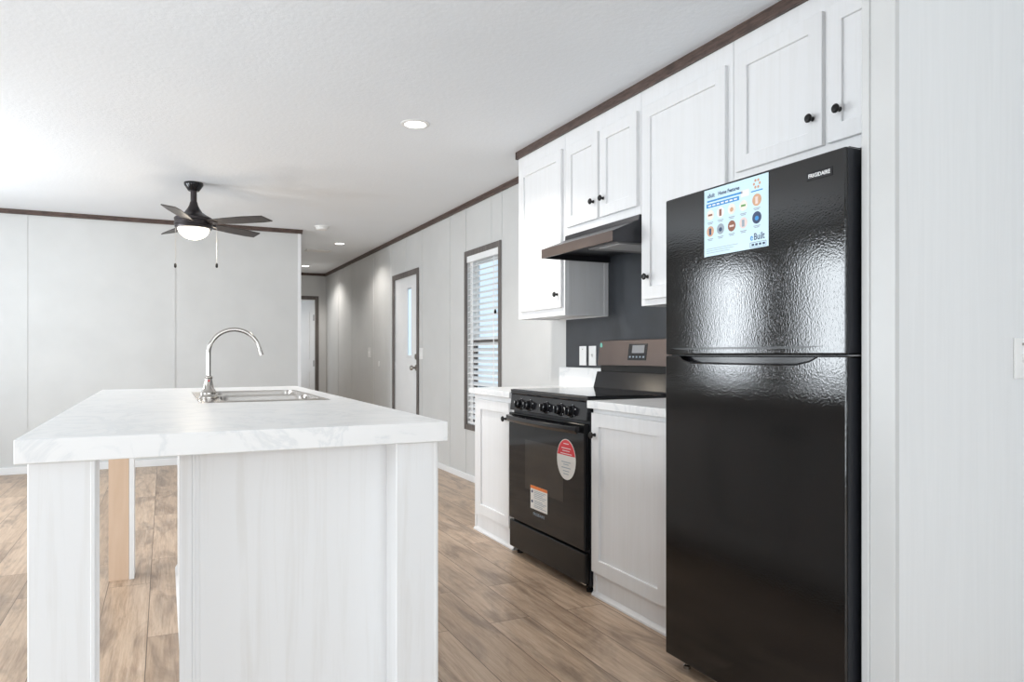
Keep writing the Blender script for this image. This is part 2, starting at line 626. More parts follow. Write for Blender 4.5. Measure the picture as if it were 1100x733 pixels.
bl = thing('window_blind', 'white horizontal slat blind hanging inside the kitchen window', 'blind', (XR + 0.01, (WY0 + WY1) / 2, WZ1))
obj('head_rail', box(BM(), XR - 0.008, XR + 0.035, WY0 + 0.008, WY1 - 0.008, WZ1 - 0.06, WZ1 - 0.004), slat_m, bl, bevel=0.003)
s = BM()
z = WZ1 - 0.095
while z > WZ0 + 0.06:
    tl = 0.013
    pts = [(XR + 0.001, z - tl), (XR + 0.0265, z + 0.002), (XR + 0.048, z + tl), (XR + 0.048, z + tl + 0.003), (XR + 0.0265, z + 0.005), (XR + 0.001, z - tl + 0.003)]
    prism(s, pts, 'y', WY0 + 0.012, WY1 - 0.012)
    z -= 0.050
obj('slats', s, slat_m, bl)
obj('bottom_rail', box(BM(), XR + 0.002, XR + 0.046, WY0 + 0.012, WY1 - 0.012, WZ0 + 0.012, WZ0 + 0.03), slat_m, bl, bevel=0.003)
for y in (WY0 + 0.12, WY1 - 0.12):
    c = box(BM(), XR + 0.0, XR + 0.0012, y - 0.008, y + 0.008, WZ0 + 0.02, WZ1 - 0.05)
    obj('ladder_tape', c, slat_m, bl)
c = tube(BM(), [(XR - 0.004, WY0 + 0.06, WZ1 - 0.05), (XR - 0.006, WY0 + 0.06, 1.50)], 0.0018, 6)
cd = obj('pull_cord', c, slat_m, bl)
obj('cord_tassel', lathe(BM(), [(0.002, 0), (0.009, -0.012), (0.011, -0.035), (0, -0.04)], (XR - 0.012, WY0 + 0.06, 1.505), seg=12), black_soft, cd, smooth=True)

# ------------------------------------------------------------------ outside door
dr = thing('door_1', 'white outside door with a tall narrow lit pane in the right wall', 'door', (XR, (DY0 + DY1) / 2, 0))
dr['kind'] = 'structure'
obj('door_casing', ring(XR - 0.014, XR, DY0 - 0.05, DY1 + 0.05, 0, DZ + 0.05, 0.06, 0), casing, dr, bevel=0.003)
GY0, GY1, GZ0, GZ1 = 7.665, 7.955, 1.12, 1.875
GYm = 7.80
gy0, gy1 = 7.745, 7.895
lf = BM()
X0, X1 = XR + 0.012, XR + 0.056
for xa, xb, ya, yb in ((X0, X0 + 0.006, gy0, gy1), (X0 + 0.006, X1, gy0 - 0.02, gy1 + 0.24)):   # lite opens wider on the outside
    box(lf, xa, xb, DY0 + 0.006, ya, 0.012, DZ - 0.006)
    box(lf, xa, xb, yb, DY1 - 0.006, 0.012, DZ - 0.006)
    box(lf, xa, xb, ya, yb, 0.012, GZ0)
    box(lf, xa, xb, ya, yb, GZ1, DZ - 0.006)
leaf = obj('door_leaf', lf, white_paint, dr)
obj('glass_frame', ring(X0 - 0.008, X0 + 0.001, gy0 - 0.025, gy1 + 0.025, GZ0 - 0.025, GZ1 + 0.025, 0.028), white_paint, leaf, bevel=0.004)
obj('glass_pane', box(BM(), X0 + 0.002, X0 + 0.005, gy0, gy1, GZ0, GZ1), gl, leaf)
for zz in (1.87, 1.0, 0.25):
    obj('hinge', lathe(BM(), [(0.009, -0.045), (0.009, 0.045)], (XR - 0.002, DY1 + 0.003, zz), seg=12), white_plastic, leaf, smooth=True)
obj('door_knob', lathe(BM(), [(0.033, 0), (0.033, 0.008), (0.014, 0.012), (0.012, 0.035), (0.026, 0.045), (0.029, 0.058), (0.022, 0.07), (0, 0.073)], (X0, 7.585, 0.985), (-1, 0, 0), 20), chrome, leaf, smooth=True)
obj('deadbolt', lathe(BM(), [(0.032, 0), (0.032, 0.012), (0.02, 0.016), (0, 0.017)], (X0, 7.585, 1.105), (-1, 0, 0), 20), chrome, leaf, smooth=True)

# ------------------------------------------------------------------ hall end door, standing open
d2 = thing('door_2', 'white panelled door standing ajar at the far end of the hall', 'door', (EX1, YE, 0))
d2['kind'] = 'structure'
cs = BM()
for x0, x1, z0, z1 in ((EX1 - 0.01, EX1 + 0.05, 0, EZ + 0.05), (EX0 - 0.05, EX0 + 0.01, 0, EZ + 0.05), (EX0 + 0.01, EX1 - 0.01, EZ - 0.01, EZ + 0.05)):
    box(cs, x0, x1, YE - 0.014, YE + 0.001, z0, z1)
obj('door_casing', cs, casing, d2, bevel=0.003)
jb = BM()
box(jb, EX1 - 0.02, EX1 - 0.0005, YE + 0.001, YE + 0.1, 0, EZ)
box(jb, EX0 + 0.0005, EX0 + 0.02, YE + 0.001, YE + 0.1, 0, EZ)
box(jb, EX0 + 0.02, EX1 - 0.02, YE + 0.001, YE + 0.1, EZ - 0.02, EZ)
obj('door_jamb', jb, white_paint, d2)
ang = math.radians(62)
lf = BM()
W_, T_ = 0.70, 0.035
box(lf, -W_, 0, 0, T_, 0.01, EZ - 0.03)
for z0, z1 in ((0.2, 0.85), (1.05, 1.85)):
    for x0, x1 in ((-0.60, -0.39), (-0.31, -0.10)):
        box(lf, x0, x1, -0.006, 0, z0, z1)
ROT = Matrix.Translation((EX1 - 0.024, YE + 0.07, 0)) @ Matrix.Rotation(-ang, 4, 'Z')
bmesh.ops.transform(lf, matrix=ROT, verts=lf.verts[:])
leaf2 = obj('door_leaf', lf, white_paint, d2)
kb = lathe(BM(), [(0.03, 0), (0.03, 0.008), (0.012, 0.012), (0.012, 0.035), (0.027, 0.045), (0.029, 0.058), (0.02, 0.068), (0, 0.07)], (-0.64, 0, 1.0), (0, -1, 0), 20)
bmesh.ops.transform(kb, matrix=ROT, verts=kb.verts[:])
obj('door_knob', kb, knob_m, leaf2, smooth=True)
for zz in (1.75, 0.98, 0.25):
    h = box(BM(), EX1 - 0.026, EX1 - 0.019, YE + 0.03, YE + 0.07, zz - 0.05, zz + 0.05)
    obj('hinge', h, bronze, leaf2)


# ------------------------------------------------------------------ cabinets
def shaker(bm, x, y0, y1, z0, z1, rail=0.062, t=0.019, rec=0.011):
    """framed door: front face at x, looking towards -X, panel set back"""
    box(bm, x + rec, x + t, y0 + rail - 0.004, y1 - rail + 0.004, z0 + rail - 0.004, z1 - rail + 0.004)
    def loop(xx, d):
        return [bm.verts.new((xx, y, z)) for y, z in ((y0 + d, z0 + d), (y1 - d, z0 + d), (y1 - d, z1 - d), (y0 + d, z1 - d))]
    L = [loop(x + t, rail), loop(x, rail), loop(x, 0), loop(x + t, 0)]
    for i in range(4):
        A, B = L[i], L[(i + 1) % 4]
        for k in range(4):
            j = (k + 1) % 4
            bm.faces.new([A[k], A[j], B[j], B[k]])
    return bm


def knob(x, y, z, parent):
    k = lathe(BM(), [(0.009, 0), (0.0075, 0.004), (0.006, 0.012), (0.0075, 0.016), (0.0155, 0.020), (0.0165, 0.024), (0.012, 0.029), (0, 0.031)], (x, y, z), (-1, 0, 0), 20)
    return obj('knob', k, knob_m, parent, smooth=True)


def cabinet_door(x, y0, y1, z0, z1, ky, kz, parent, rail=0.062):
    d = obj('door', shaker(BM(), x, y0, y1, z0, z1, rail), cab, parent, bevel=0.0016, seg=1)
    knob(x, ky, kz, d)
    return d


def wall_cabinet(name, label, y0, y1, z0, doors, group):
    z1 = 2.447
    c = thing(name, label, 'cabinet', ((UX + XR) / 2, (y0 + y1) / 2, z0), group)
    bm = box(BM(), UX, UX + 0.018, y0, y1, z0, z1)                      # face frame
    box(bm, UX + 0.018, XR - 0.001, y0, y0 + 0.012, z0, z1)
    box(bm, UX + 0.018, XR - 0.001, y1 - 0.012, y1, z0, z1)
    box(bm, UX + 0.018, XR - 0.001, y0 + 0.012, y1 - 0.012, z0 + 0.012, z0 + 0.024)
    box(bm, UX + 0.018, XR - 0.001, y0 + 0.012, y1 - 0.012, z1 - 0.012, z1)
    # applied edge strips on the near side
    box(bm, UX + 0.018, UX + 0.040, y0 - 0.002, y0 + 0.001, z0, z1)
    box(bm, XR - 0.035, XR - 0.001, y0 - 0.002, y0 + 0.001, z0, z1)
    obj('carcass', bm, cab, c, bevel=0.001, seg=1)
    for d in doors:
        cabinet_door(UX - 0.019, *d, c)
    return c


gU = 'white wall cabinets along the kitchen wall'
wall_cabinet('wall_cabinet', 'tall white single-door wall cabinet nearest the window, left of the range hood', 3.772, 4.402, 1.365,
             [(3.792, 4.352, 1.412, 2.362, 3.832, 1.492)], gU)
wall_cabinet('wall_cabinet', 'short white double-door wall cabinet directly above the range hood', 3.006, 3.769, 1.836,
             [(3.386, 3.735, 1.878, 2.356, 3.425, 1.975), (3.021, 3.362, 1.878, 2.356, 3.325, 1.975)], gU)
wall_cabinet('wall_cabinet', 'tall white wall cabinet between range hood and refrigerator, knob at its lower left', 2.352, 3.003, 1.372,
             [(2.382, 2.972, 1.402, 2.356, 2.926, 1.512)], gU)
wall_cabinet('wall_cabinet', 'wide white double-door wall cabinet above the black refrigerator', PY1 + 0.002, 2.349, 1.842,
             [(1.880, 2.318, 1.886, 2.372, 1.921, 1.992), (1.42, 1.858, 1.886, 2.372, 1.802, 1.992)], gU)

BX = 1.82                                     # face of the base cabinets


def base_cabinet(label, y0, y1, door):
    c = thing('base_cabinet', label, 'cabinet', ((BX + XR) / 2, (y0 + y1) / 2, 0), 'white base cabinets beside the stove')
    bm = box(BM(), BX, XR - 0.001, y0, y1, 0.1, 0.878)
    obj('carcass', bm, cab, c, bevel=0.001, seg=1)
    bm = box(BM(), BX + 0.006, XR - 0.001, y0 + 0.002, y1 - 0.002, 0.0, 0.1)
    box(bm, BX, BX + 0.006, y1 - 0.022, y1, 0.0, 0.1)
    box(bm, BX, BX + 0.006, y0, y0 + 0.022, 0.0, 0.1)
    p = obj('plinth', bm, cab, c)
    q = prism(BM(), [(BX - 0.010, 0.001), (BX - 0.009, 0.010), (BX + 0.006, 0.024), (BX + 0.006, 0.001)], 'y', y0, y1)
    obj('base_strip', q, cab, p)
    cabinet_door(BX - 0.019, *door, c)
    return c


base_cabinet('white single-door base cabinet by the window, left of the black stove', 3.768, 4.352, (3.80, 4.282, 0.122, 0.848, 3.836, 0.755))
base_cabinet('white single-door base cabinet between the black stove and the refrigerator', 2.235, 2.912, (2.335, 2.900, 0.118, 0.858, 2.868, 0.757), )


def counter(label, y0, y1, splash_from, splash_to):
    c = thing('countertop', label, 'countertop', ((1.79 + XR) / 2, (y0 + y1) / 2, 0.879), 'white counter pieces either side of the stove')
    obj('slab', box(BM(), 1.786, XR - 0.001, y0, y1, 0.879, 0.915), ct, c, bevel=0.003)
    obj('upstand', box(BM(), XR - 0.021, XR - 0.001, splash_from, splash_to, 0.915, 1.044), ct, c, bevel=0.002)
    return c


counter('white counter piece with upstand left of the stove, beside the window', 3.765, 4.375, 3.765, 4.36)
counter('white counter piece between the stove and the refrigerator', 2.232, 2.915, 2.232, 2.915)

# charcoal splash panel behind the stove
sp = BM()
box(sp, XR - 0.006, XR - 0.0005, 3.775, 4.29, 1.045, 1.364)
box(sp, XR - 0.006, XR - 0.0005, 3.006, 3.775, 0.92, 1.835)
box(sp, XR - 0.006, XR - 0.0005, 2.3, 3.006, 1.045, 1.371)
struct('trim_6', sp, splash)

# ------------------------------------------------------------------ range hood
HYa, HYb = 3.008, 3.752
hd = thing('range_hood', 'dark slim range hood under the short double-door cabinet above the stove', 'range hood', (2.2, (HYa + HYb) / 2, 1.69))
hx = 1.992
h = BM()
# shell: lip, sloping top, riser, and two cheeks, open underneath
prism(h, [(hx, 1.690), (hx, 1.742), (2.146, 1.806), (2.150, 1.834), (XR - 0.008, 1.834), (XR - 0.008, 1.822), (2.160, 1.822), (2.150, 1.796), (hx + 0.010, 1.736), (hx + 0.010, 1.690)], 'y', HYa, HYb)
for y0, y1 in ((HYa, HYa + 0.008), (HYb - 0.008, HYb)):
    prism(h, [(hx + 0.006, 1.690), (hx + 0.006, 1.740), (2.150, 1.800), (2.155, 1.83), (XR - 0.008, 1.83), (XR - 0.008, 1.690)], 'y', y0, y1)
obj('shell', h, dark_steel, hd, bevel=0.0015, seg=1)
obj('front_lip', box(BM(), hx - 0.003, hx + 0.0005, HYa - 0.001, HYb + 0.001, 1.690, 1.743), black_steel, hd, bevel=0.001, seg=1)
obj('liner', box(BM(), hx + 0.011, XR - 0.009, HYa + 0.009, HYb - 0.009, 1.726, 1.732), dark_steel, hd)
fb = box(BM(), 2.06, 2.40, HYa + 0.06, HYa + 0.34, 1.694, 1.726)
obj('fan_box', fb, grey_plastic, hd, bevel=0.004)
flt = box(BM(), 2.08, 2.34, HYa + 0.08, HYa + 0.26, 1.690, 1.6945)
obj('light_cover', flt, pale_grey, hd, bevel=0.002)

# ------------------------------------------------------------------ stove
SY0, SY1 = 2.922, 3.758
st = thing('electric_range', 'black electric stove with oven between the two white base cabinets', 'stove', (2.1, (SY0 + SY1) / 2, 0))
SXF = 1.80
bd = box(BM(), SXF + 0.012, 2.43, SY0 + 0.004, SY1 - 0.004, 0.035, 0.905)
obj('body', bd, black_side, st, bevel=0.003)
cp = box(BM(), SXF - 0.006, 2.36, SY0 - 0.001, SY1 + 0.001, 0.905, 0.930)
ck = obj('cooktop', cp, black, st, bevel=0.006)
gt = box(BM(), SXF + 0.004, 2.342, SY0 + 0.008, SY1 - 0.008, 0.930, 0.9335)
obj('glass_top', gt, cooktop_m, ck, bevel=0.001, seg=1)
bm = BM()
obj('steel_edge', ring_b := box(BM(), SXF - 0.004, 2.34, SY1 + 0.0005, SY1 + 0.004, 0.924, 0.9315), steel, ck)
# control panel
pn = prism(BM(), [(SXF - 0.012, 0.815), (SXF - 0.001, 0.905), (SXF + 0.02, 0.905), (SXF + 0.02, 0.815)], 'y', SY0, SY1)
cpn = obj('control_panel', pn, black, st, bevel=0.003)
for y in (3.625, 3.515, 3.325, 3.175, 3.065):
    xk = SXF - 0.007
    k = lathe(BM(), [(0.031, 0), (0.031, 0.006), (0.025, 0.009), (0.022, 0.028), (0.019, 0.030), (0, 0.030)], (xk, y, 0.853), (-1, 0, 0.12), 24)
    box(k, xk - 0.040, xk - 0.022, y - 0.005, y + 0.005, 0.838, 0.874)
    kk = obj('control_knob', k, black, cpn, smooth=True)
    mk = box(BM(), xk - 0.0412, xk - 0.0402, y - 0.0012, y + 0.0012, 0.860, 0.873)
    obj('pointer_mark', mk, ink_white, kk)
    for a_ in (-2.4, -1.2, 0.0, 1.2, 2.4):
        yy, zz = y - 0.035 * math.sin(a_), 0.855 + 0.035 * math.cos(a_) * 0.8
        xx = SXF - 0.0125 + (zz - 0.815) * 0.122
        obj('dial_mark', box(BM(), xx - 0.0006, xx + 0.0006, yy - 0.003, yy + 0.003, zz - 0.0022, zz + 0.0022), ink_white, cpn)
# oven door with glass front
DXF = SXF - 0.020
od = obj('oven_door', box(BM(), DXF, SXF + 0.010, SY0 + 0.004, SY1 - 0.004, 0.205, 0.802), oven_glass, st, bevel=0.006)
obj('door_window', box(BM(), DXF - 0.0008, DXF + 0.001, 3.125, 3.545, 0.40, 0.668), oven_window, od)
hn = BM()
n = 14
sec = []
for k in range(n + 1):
    t_ = k / n
    y = SY0 + 0.035 + t_ * (SY1 - SY0 - 0.07)
    bow = 0.022 * (1 - (2 * t_ - 1) ** 2)
    x = DXF - 0.026 - bow
    sec.append([(x + 0.004, y, 0.752), (x - 0.008, y, 0.768), (x - 0.006, y, 0.787), (x + 0.012, y, 0.792), (x + 0.014, y, 0.770)])
rings = [[hn.verts.new(p) for p in s_] for s_ in sec]
for A, B in zip(rings, rings[1:]):
    for k in range(5):
        j = (k + 1) % 5
        hn.faces.new([A[k], A[j], B[j], B[k]])
hn.faces.new(rings[0][::-1])
hn.faces.new(rings[-1])
for y in (SY0 + 0.030, SY1 - 0.050):
    box(hn, DXF - 0.030, DXF + 0.001, y, y + 0.022, 0.764, 0.790)
obj('door_handle', hn, black, od, bevel=0.002)
# stickers on the oven glass
xs = DXF - 0.0012
ov = obj('oval_sticker', disc_x(BM(), xs, 3.095, 0.615, 0.092, 0.100, 0.0006, 40), paper, od)
ov['label'] = 'oval sticker, red above and white below'
seg = 24
pts = [(3.095 + 0.088 * math.cos(a_), 0.615 + 0.096 * math.sin(a_)) for a_ in [math.radians(12) + k * math.radians(156) / seg for k in range(seg + 1)]]
obj('red_cap', prism(BM(), pts, 'x', xs - 0.0006, xs - 0.0010), ink_red, ov)
for z_, w_, mt in ((0.690, 0.05, ink_white), (0.668, 0.09, ink_white), (0.655, 0.07, ink_white), (0.641, 0.11, ink_white), (0.600, 0.09, ink_grey), (0.588, 0.05, ink_grey), (0.572, 0.09, ink_grey), (0.556, 0.06, ink_grey), (0.542, 0.05, ink_grey)):
    obj('print_line', box(BM(), xs - 0.0014, xs - 0.0008, 3.095 - w_ / 2, 3.095 + w_ / 2, z_, z_ + 0.0035), mt, ov)
rs = obj('paper_sticker', box(BM(), xs - 0.0005, xs, 3.288, 3.478, 0.306, 0.430), paper, od)
rs['label'] = 'white paper sticker with an orange top band'
obj('orange_band', box(BM(), xs - 0.0009, xs - 0.0004, 3.288, 3.478, 0.414, 0.430), ink_orange, rs)
for k, z_ in enumerate((0.402, 0.394, 0.385, 0.376, 0.366, 0.352, 0.344, 0.336, 0.326, 0.318)):
    obj('print_line', box(BM(), xs - 0.0009, xs - 0.0004, 3.302 + 0.02 * (k % 3), 3.438, z_, z_ + 0.003), ink_grey, rs)
for z_ in (0.398, 0.345):
    obj('warning_mark', disc_x(BM(), xs - 0.0004, 3.459, z_, 0.010, 0.008, 0.0006), ink_dark, rs)
text('brand_lettering', 'FRIGIDAIRE', 0.022, DXF - 0.0006, 3.385, 0.274, ink_grey, od, 'CENTER', 1.15)
# drawer, feet
dw = obj('storage_drawer', box(BM(), DXF + 0.004, SXF + 0.010, SY0 + 0.004, SY1 - 0.004, 0.040, 0.192), black_soft, st, bevel=0.006)
obj('corner_cap', box(BM(), DXF + 0.002, DXF + 0.02, SY0 + 0.004, SY0 + 0.04, 0.046, 0.050), chrome, dw)
for x in (SXF + 0.05, 2.38):
    for y in (SY0 + 0.04, SY1 - 0.04):
        obj('levelling_foot', lathe(BM(), [(0.018, 0), (0.018, 0.014), (0.009, 0.018), (0.009, 0.036)], (x if x > 2 else SXF + 0.035, y, 0.0), seg=16), black_soft, st, smooth=True)
# backguard
bg_ = prism(BM(), [(2.372, 1.066), (2.392, 1.214), (2.43, 1.214), (2.43, 1.066)], 'y', SY0 + 0.01, SY1 - 0.01)
bk = obj('backguard', bg_, black_steel, st, bevel=0.003)
lo = prism(BM(), [(2.345, 0.931), (2.372, 1.028), (2.43, 1.028), (2.43, 0.931)], 'y', SY0 + 0.005, SY1 - 0.005)
obj('backguard_base', lo, black, st, bevel=0.002)
obj('backguard_neck', box(BM(), 2.395, 2.43, SY0 + 0.012, SY1 - 0.012, 1.027, 1.067), black_soft, st)
# clock panel, tilted with the backguard face
def bgx(z_):
    return 2.372 + (z_ - 1.066) * (0.020 / 0.148)
ds = prism(BM(), [(bgx(1.098) - 0.0015, 1.098), (bgx(1.190) - 0.0015, 1.190), (bgx(1.190) + 0.002, 1.190), (bgx(1.098) + 0.002, 1.098)], 'y', 3.262, 3.437)
dsp = obj('clock_display', ds, black, bk)
scn = prism(BM(), [(bgx(1.138) - 0.0028, 1.138), (bgx(1.182) - 0.0028, 1.182), (bgx(1.182) - 0.001, 1.182), (bgx(1.138) - 0.001, 1.138)], 'y', 3.285, 3.40)
obj('screen', scn, grey_plastic, dsp)
for k in range(5):
    y = 3.28 + k * 0.032
    obj('touch_button', box(BM(), bgx(1.118) - 0.0028, bgx(1.118) - 0.001, y, y + 0.014, 1.112, 1.121), ink_grey, dsp)
obj('round_sticker', disc_x(BM(), bgx(1.185) - 0.0008, 3.728, 1.184, 0.012, 0.017, 0.0008), ink_teal, bk)

# ------------------------------------------------------------------ refrigerator
FX, FY0, FY1 = 1.65, 1.368, 2.146
rf = thing('refrigerator', 'tall black top-freezer refrigerator beside the white partition', 'refrigerator', (2.05, (FY0 + FY1) / 2, 0))
obj('body', box(BM(), FX + 0.072, 2.42, FY0 + 0.004, FY1 - 0.004, 0.03, 1.676), black_side, rf, bevel=0.004)


def bowed_door(z0, z1, notch):
    """door slab with a slightly rounded front; notch cuts the grip recess out of its top edge"""
    bm = BM()
    x1 = FX + 0.062
    bw = 0.0
    if not notch:
        box(bm, FX, x1, FY0, FY1, z0, z1)
        return bm
    a, b_ = 1.462, 2.066                      # recess
    d = 0.024
    # front outline with the trapezoid recess, 14 mm deep skin
    prof = [(FY0, z0), (FY1, z0), (FY1, z1), (b_, z1), (b_ - 0.018, z1 - 0.014), (b_ - 0.06, z1 - d), (a + 0.08, z1 - d), (a + 0.03, z1 - 0.014), (a, z1), (FY0, z1)]
    prism(bm, prof, 'x', FX, FX + 0.03)
    box(bm, FX + 0.03, x1, FY0, FY1, z0, z1 - 0.002)
    return bm


fd = obj('freezer_door', bowed_door(1.1285, 1.690, False), fr, rf, bevel=0.006, seg=3)
ld = obj('fridge_door', bowed_door(0.044, 1.126, True), fr, rf, bevel=0.004, seg=2)
obj('side_skin', box(BM(), FX + 0.006, FX + 0.062, FY0 - 0.0012, FY0 + 0.001, 1.134, 1.686), black_side, fd)
obj('side_skin', box(BM(), FX + 0.006, FX + 0.062, FY0 - 0.0012, FY0 + 0.001, 0.050, 1.120), black_side, ld)
gp = BM()
pp = [(2.060, 1.1215), (2.045, 1.112), (2.005, 1.1028), (1.545, 1.1028), (1.494, 1.112), (1.470, 1.1215)]
prism(gp, pp, 'x', FX + 0.0302, FX + 0.026)
obj('grip_recess', gp, black, ld)
gl_ = tube(BM(), [(FX + 0.001, y, z_ - 0.001) for y, z_ in ((2.066, 1.124), (2.048, 1.111), (2.006, 1.1015), (1.85, 1.1005), (1.70, 1.1005), (1.542, 1.1015), (1.492, 1.111), (1.464, 1.124))], 0.003, 8)
obj('grip_rim', gl_, black, ld, smooth=True)
gk = prism(BM(), [(2.105, 1.154), (1.44, 1.154), (1.52, 1.147), (2.09, 1.147)], 'x', FX - 0.002, FX + 0.01)  # raised black strip drawn as a shadow groove along the freezer door's bottom
obj('shadow_groove_strip', gk, black, fd)
obj('gasket', box(BM(), FX + 0.02, FX + 0.06, FY0 + 0.01, FY1 - 0.01, 1.1245, 1.130), black_soft, rf)
hg = box(BM(), FX + 0.012, FX + 0.11, FY0 - 0.008, FY0 + 0.04, 1.1250, 1.1290)
obj('hinge', hg, grey_plastic, rf, bevel=0.002)
ht = box(BM(), FX + 0.02, FX + 0.14, FY0 + 0.006, FY0 + 0.05, 1.676, 1.694)
obj('hinge_cover', ht, black_soft, rf, bevel=0.003)
obj('toe_grille', box(BM(), FX + 0.075, FX + 0.09, FY0 + 0.02, FY1 - 0.02, 0.006, 0.034), black_soft, rf)
for y in (FY0 + 0.06, FY1 - 0.06):
    obj('foot', lathe(BM(), [(0.014, 0), (0.014, 0.01), (0.007, 0.014), (0.007, 0.042)], (FX + 0.05, y, 0), seg=14), chrome, rf, smooth=True)
bdg = obj('badge', box(BM(), FX - 0.0018, FX + 0.001, 1.412, 1.500, 1.622, 1.646), black, fd, bevel=0.0006, seg=1)
text('badge_lettering', 'FRIGIDAIRE', 0.0155, FX - 0.0022, 1.456, 1.6290, ink_white, bdg, 'CENTER', 0.95, bold=0.0003)

# flyer on the freezer door
fx = FX - 0.0012
fly = thing('flyer', 'pale blue printed features flyer stuck on the freezer door', 'flyer', (fx, 1.7885, 1.459))
L_, R_, B_, T_ = 1.933, 1.644, 1.459, 1.682
Wf, Hf = L_ - R_, T_ - B_


def fy(u):
    return L_ - u * Wf


def fz(v_):
    return T_ - v_ * Hf


sh = obj('sheet', box(BM(), fx - 0.0006, fx, R_, L_, B_, T_), paper_blue, fly)
xf = fx - 0.0008
text('title_lettering', 'eBuilt', 0.0195, xf, fy(0.055), fz(0.125), ink_dark, sh, 'LEFT', 0.78, bold=0.0003)
text('title_lettering', 'Home Features', 0.0165, xf, fy(0.235), fz(0.12), ink_dark, sh, 'LEFT', 0.95, bold=0.0005)
obj('print_line', box(BM(), xf - 0.0002, xf + 0.0002, fy(0.62), fy(0.05), fz(0.19), fz(0.165)), band_blue, sh)
obj('blue_band', box(BM(), xf - 0.0002, xf + 0.0002, fy(0.57), fy(0.04), fz(0.275), fz(0.215)), band_blue, sh)
bw = BM()
for k in range(7):
    box(bw, xf - 0.0004, xf + 0.0001, fy(0.07 + k * 0.07 + 0.05), fy(0.07 + k * 0.07), fz(0.257), fz(0.235))
obj('band_print', bw, ink_white, sh)
obj('white_flash', box(BM(), xf - 0.0002, xf + 0.0002, fy(0.72), fy(0.60), fz(0.245), fz(0.15)), ink_white, sh)
cols = (0.105, 0.275, 0.455, 0.635, 0.835)
inks = [[(ink_cream, ink_brown), (ink_white, ink_brown), (ink_cream, ink_tan), (ink_cream, ink_green), (ink_tan, ink_pink)],
        [(ink_tan, ink_dark), (ink_grey, ink_dark), (ink_brown, ink_pink), (ink_pink, ink_grey), (ink_dark, band_blue)]]
for r_, zc in enumerate((0.385, 0.63)):
    for k, u in enumerate(cols):
        zv = zc - (0.05 if k == 4 else 0.01 * k * 0.6)
        rad = 0.019 if k == 4 else 0.0175
        pc = obj('picture', disc_x(BM(), xf, fy(u), fz(zv), rad, rad, 0.0003), inks[r_][k][0], sh)
        bi = BM()
        if (k + r_) % 3 == 0:
            box(bi, xf - 0.0005, xf, fy(u) - 0.010, fy(u) + 0.010, fz(zv) - 0.003, fz(zv) + 0.003)
        elif (k + r_) % 3 == 1:
            box(bi, xf - 0.0005, xf, fy(u) - 0.005, fy(u) + 0.006, fz(zv) - 0.012, fz(zv) + 0.010)
        else:
            disc_x(bi, xf - 0.0002, fy(u), fz(zv) - 0.002, 0.008, 0.007, 0.0003)
        obj('picture_motif', bi, inks[r_][k][1], pc)
        cpn_ = BM()
        box(cpn_, xf - 0.0003, xf, fy(u) - 0.014, fy(u) + 0.014, fz(zv) - 0.0265, fz(zv) - 0.024)
        box(cpn_, xf - 0.0003, xf, fy(u) - 0.010, fy(u) + 0.010, fz(zv) - 0.031, fz(zv) - 0.0285)
        obj('caption', cpn_, ink_grey, sh)
em = BM()
for a_ in range(6):
    yy, zz = fy(0.835) + 0.012 * math.cos(a_ * PI / 3), fz(0.11) + 0.012 * math.sin(a_ * PI / 3)
    disc_x(em, xf, yy, zz, 0.0045, 0.0045, 0.0003, 10)
obj('emblem', em, ink_tan, sh)
obj('caption', box(BM(), xf - 0.0003, xf, fy(0.92), fy(0.75), fz(0.215), fz(0.2)), band_blue, sh)
text('logo_lettering', 'e', 0.030, xf, fy(0.735), fz(0.885), band_blue, sh, 'LEFT', 0.9, bold=0.0004)
text('logo_lettering', 'Built', 0.030, xf, fy(0.79), fz(0.885), ink_dark, sh, 'LEFT', 0.82, bold=0.0004)
bx_ = ring(xf - 0.0002, xf + 0.0001, fy(0.97), fy(0.735), fz(0.985), fz(0.915), 0.0012)
obj('logo_box', bx_, ink_dark, sh)
lb = BM()
for k in range(4):
    box(lb, xf - 0.0002, xf + 0.0001, fy(0.76 + k * 0.052 + 0.036), fy(0.76 + k * 0.052), fz(0.965), fz(0.935))
obj('logo_print', lb, ink_dark, sh)
for k in range(3):
    obj('print_line', box(BM(), xf - 0.0002, xf + 0.0001, fy(0.55 - 0.06 * k), fy(0.04), fz(0.895 + k * 0.03), fz(0.888 + k * 0.03)), ink_grey, sh)

# ------------------------------------------------------------------ island
IX0, IX1, IY0, IY1, IZ0, IZ1 = -0.285, 0.686, 1.828, 4.27, 0.898, 0.950
SX0, SX1, SKY0, SKY1 = 0.118, 0.600, 2.915, 3.775            # sink outline
it = thing('island_countertop', 'long white marble-look counter top of the kitchen island', 'countertop', ((IX0 + IX1) / 2, (IY0 + IY1) / 2, IZ0))
hx0, hx1, hy0, hy1 = SX0 + 0.02, SX1 - 0.02, SKY0 + 0.02, SKY1 - 0.02
bm = BM()
xs_, ys_ = [IX0, hx0, hx1, IX1], [IY0, hy0, hy1, IY1]
V = {}
for zi, z_ in enumerate((IZ0, IZ1)):
    for i, x in enumerate(xs_):
        for j, y in enumerate(ys_):
            V[i, j, zi] = bm.verts.new((x, y, z_))
for zi in (0, 1):
    for i in range(3):
        for j in range(3):
            if (i, j) != (1, 1):
                f_ = [V[i, j, zi], V[i + 1, j, zi], V[i + 1, j + 1, zi], V[i, j + 1, zi]]
                bm.faces.new(f_ if zi else f_[::-1])
for i in range(3):
    for j, s_ in ((0, 1), (3, -1)):
        f_ = [V[i, j, 0], V[i + 1, j, 0], V[i + 1, j, 1], V[i, j, 1]]
        bm.faces.new(f_)
        bm.faces.new([V[j, i, 0], V[j, i + 1, 0], V[j, i + 1, 1], V[j, i, 1]])
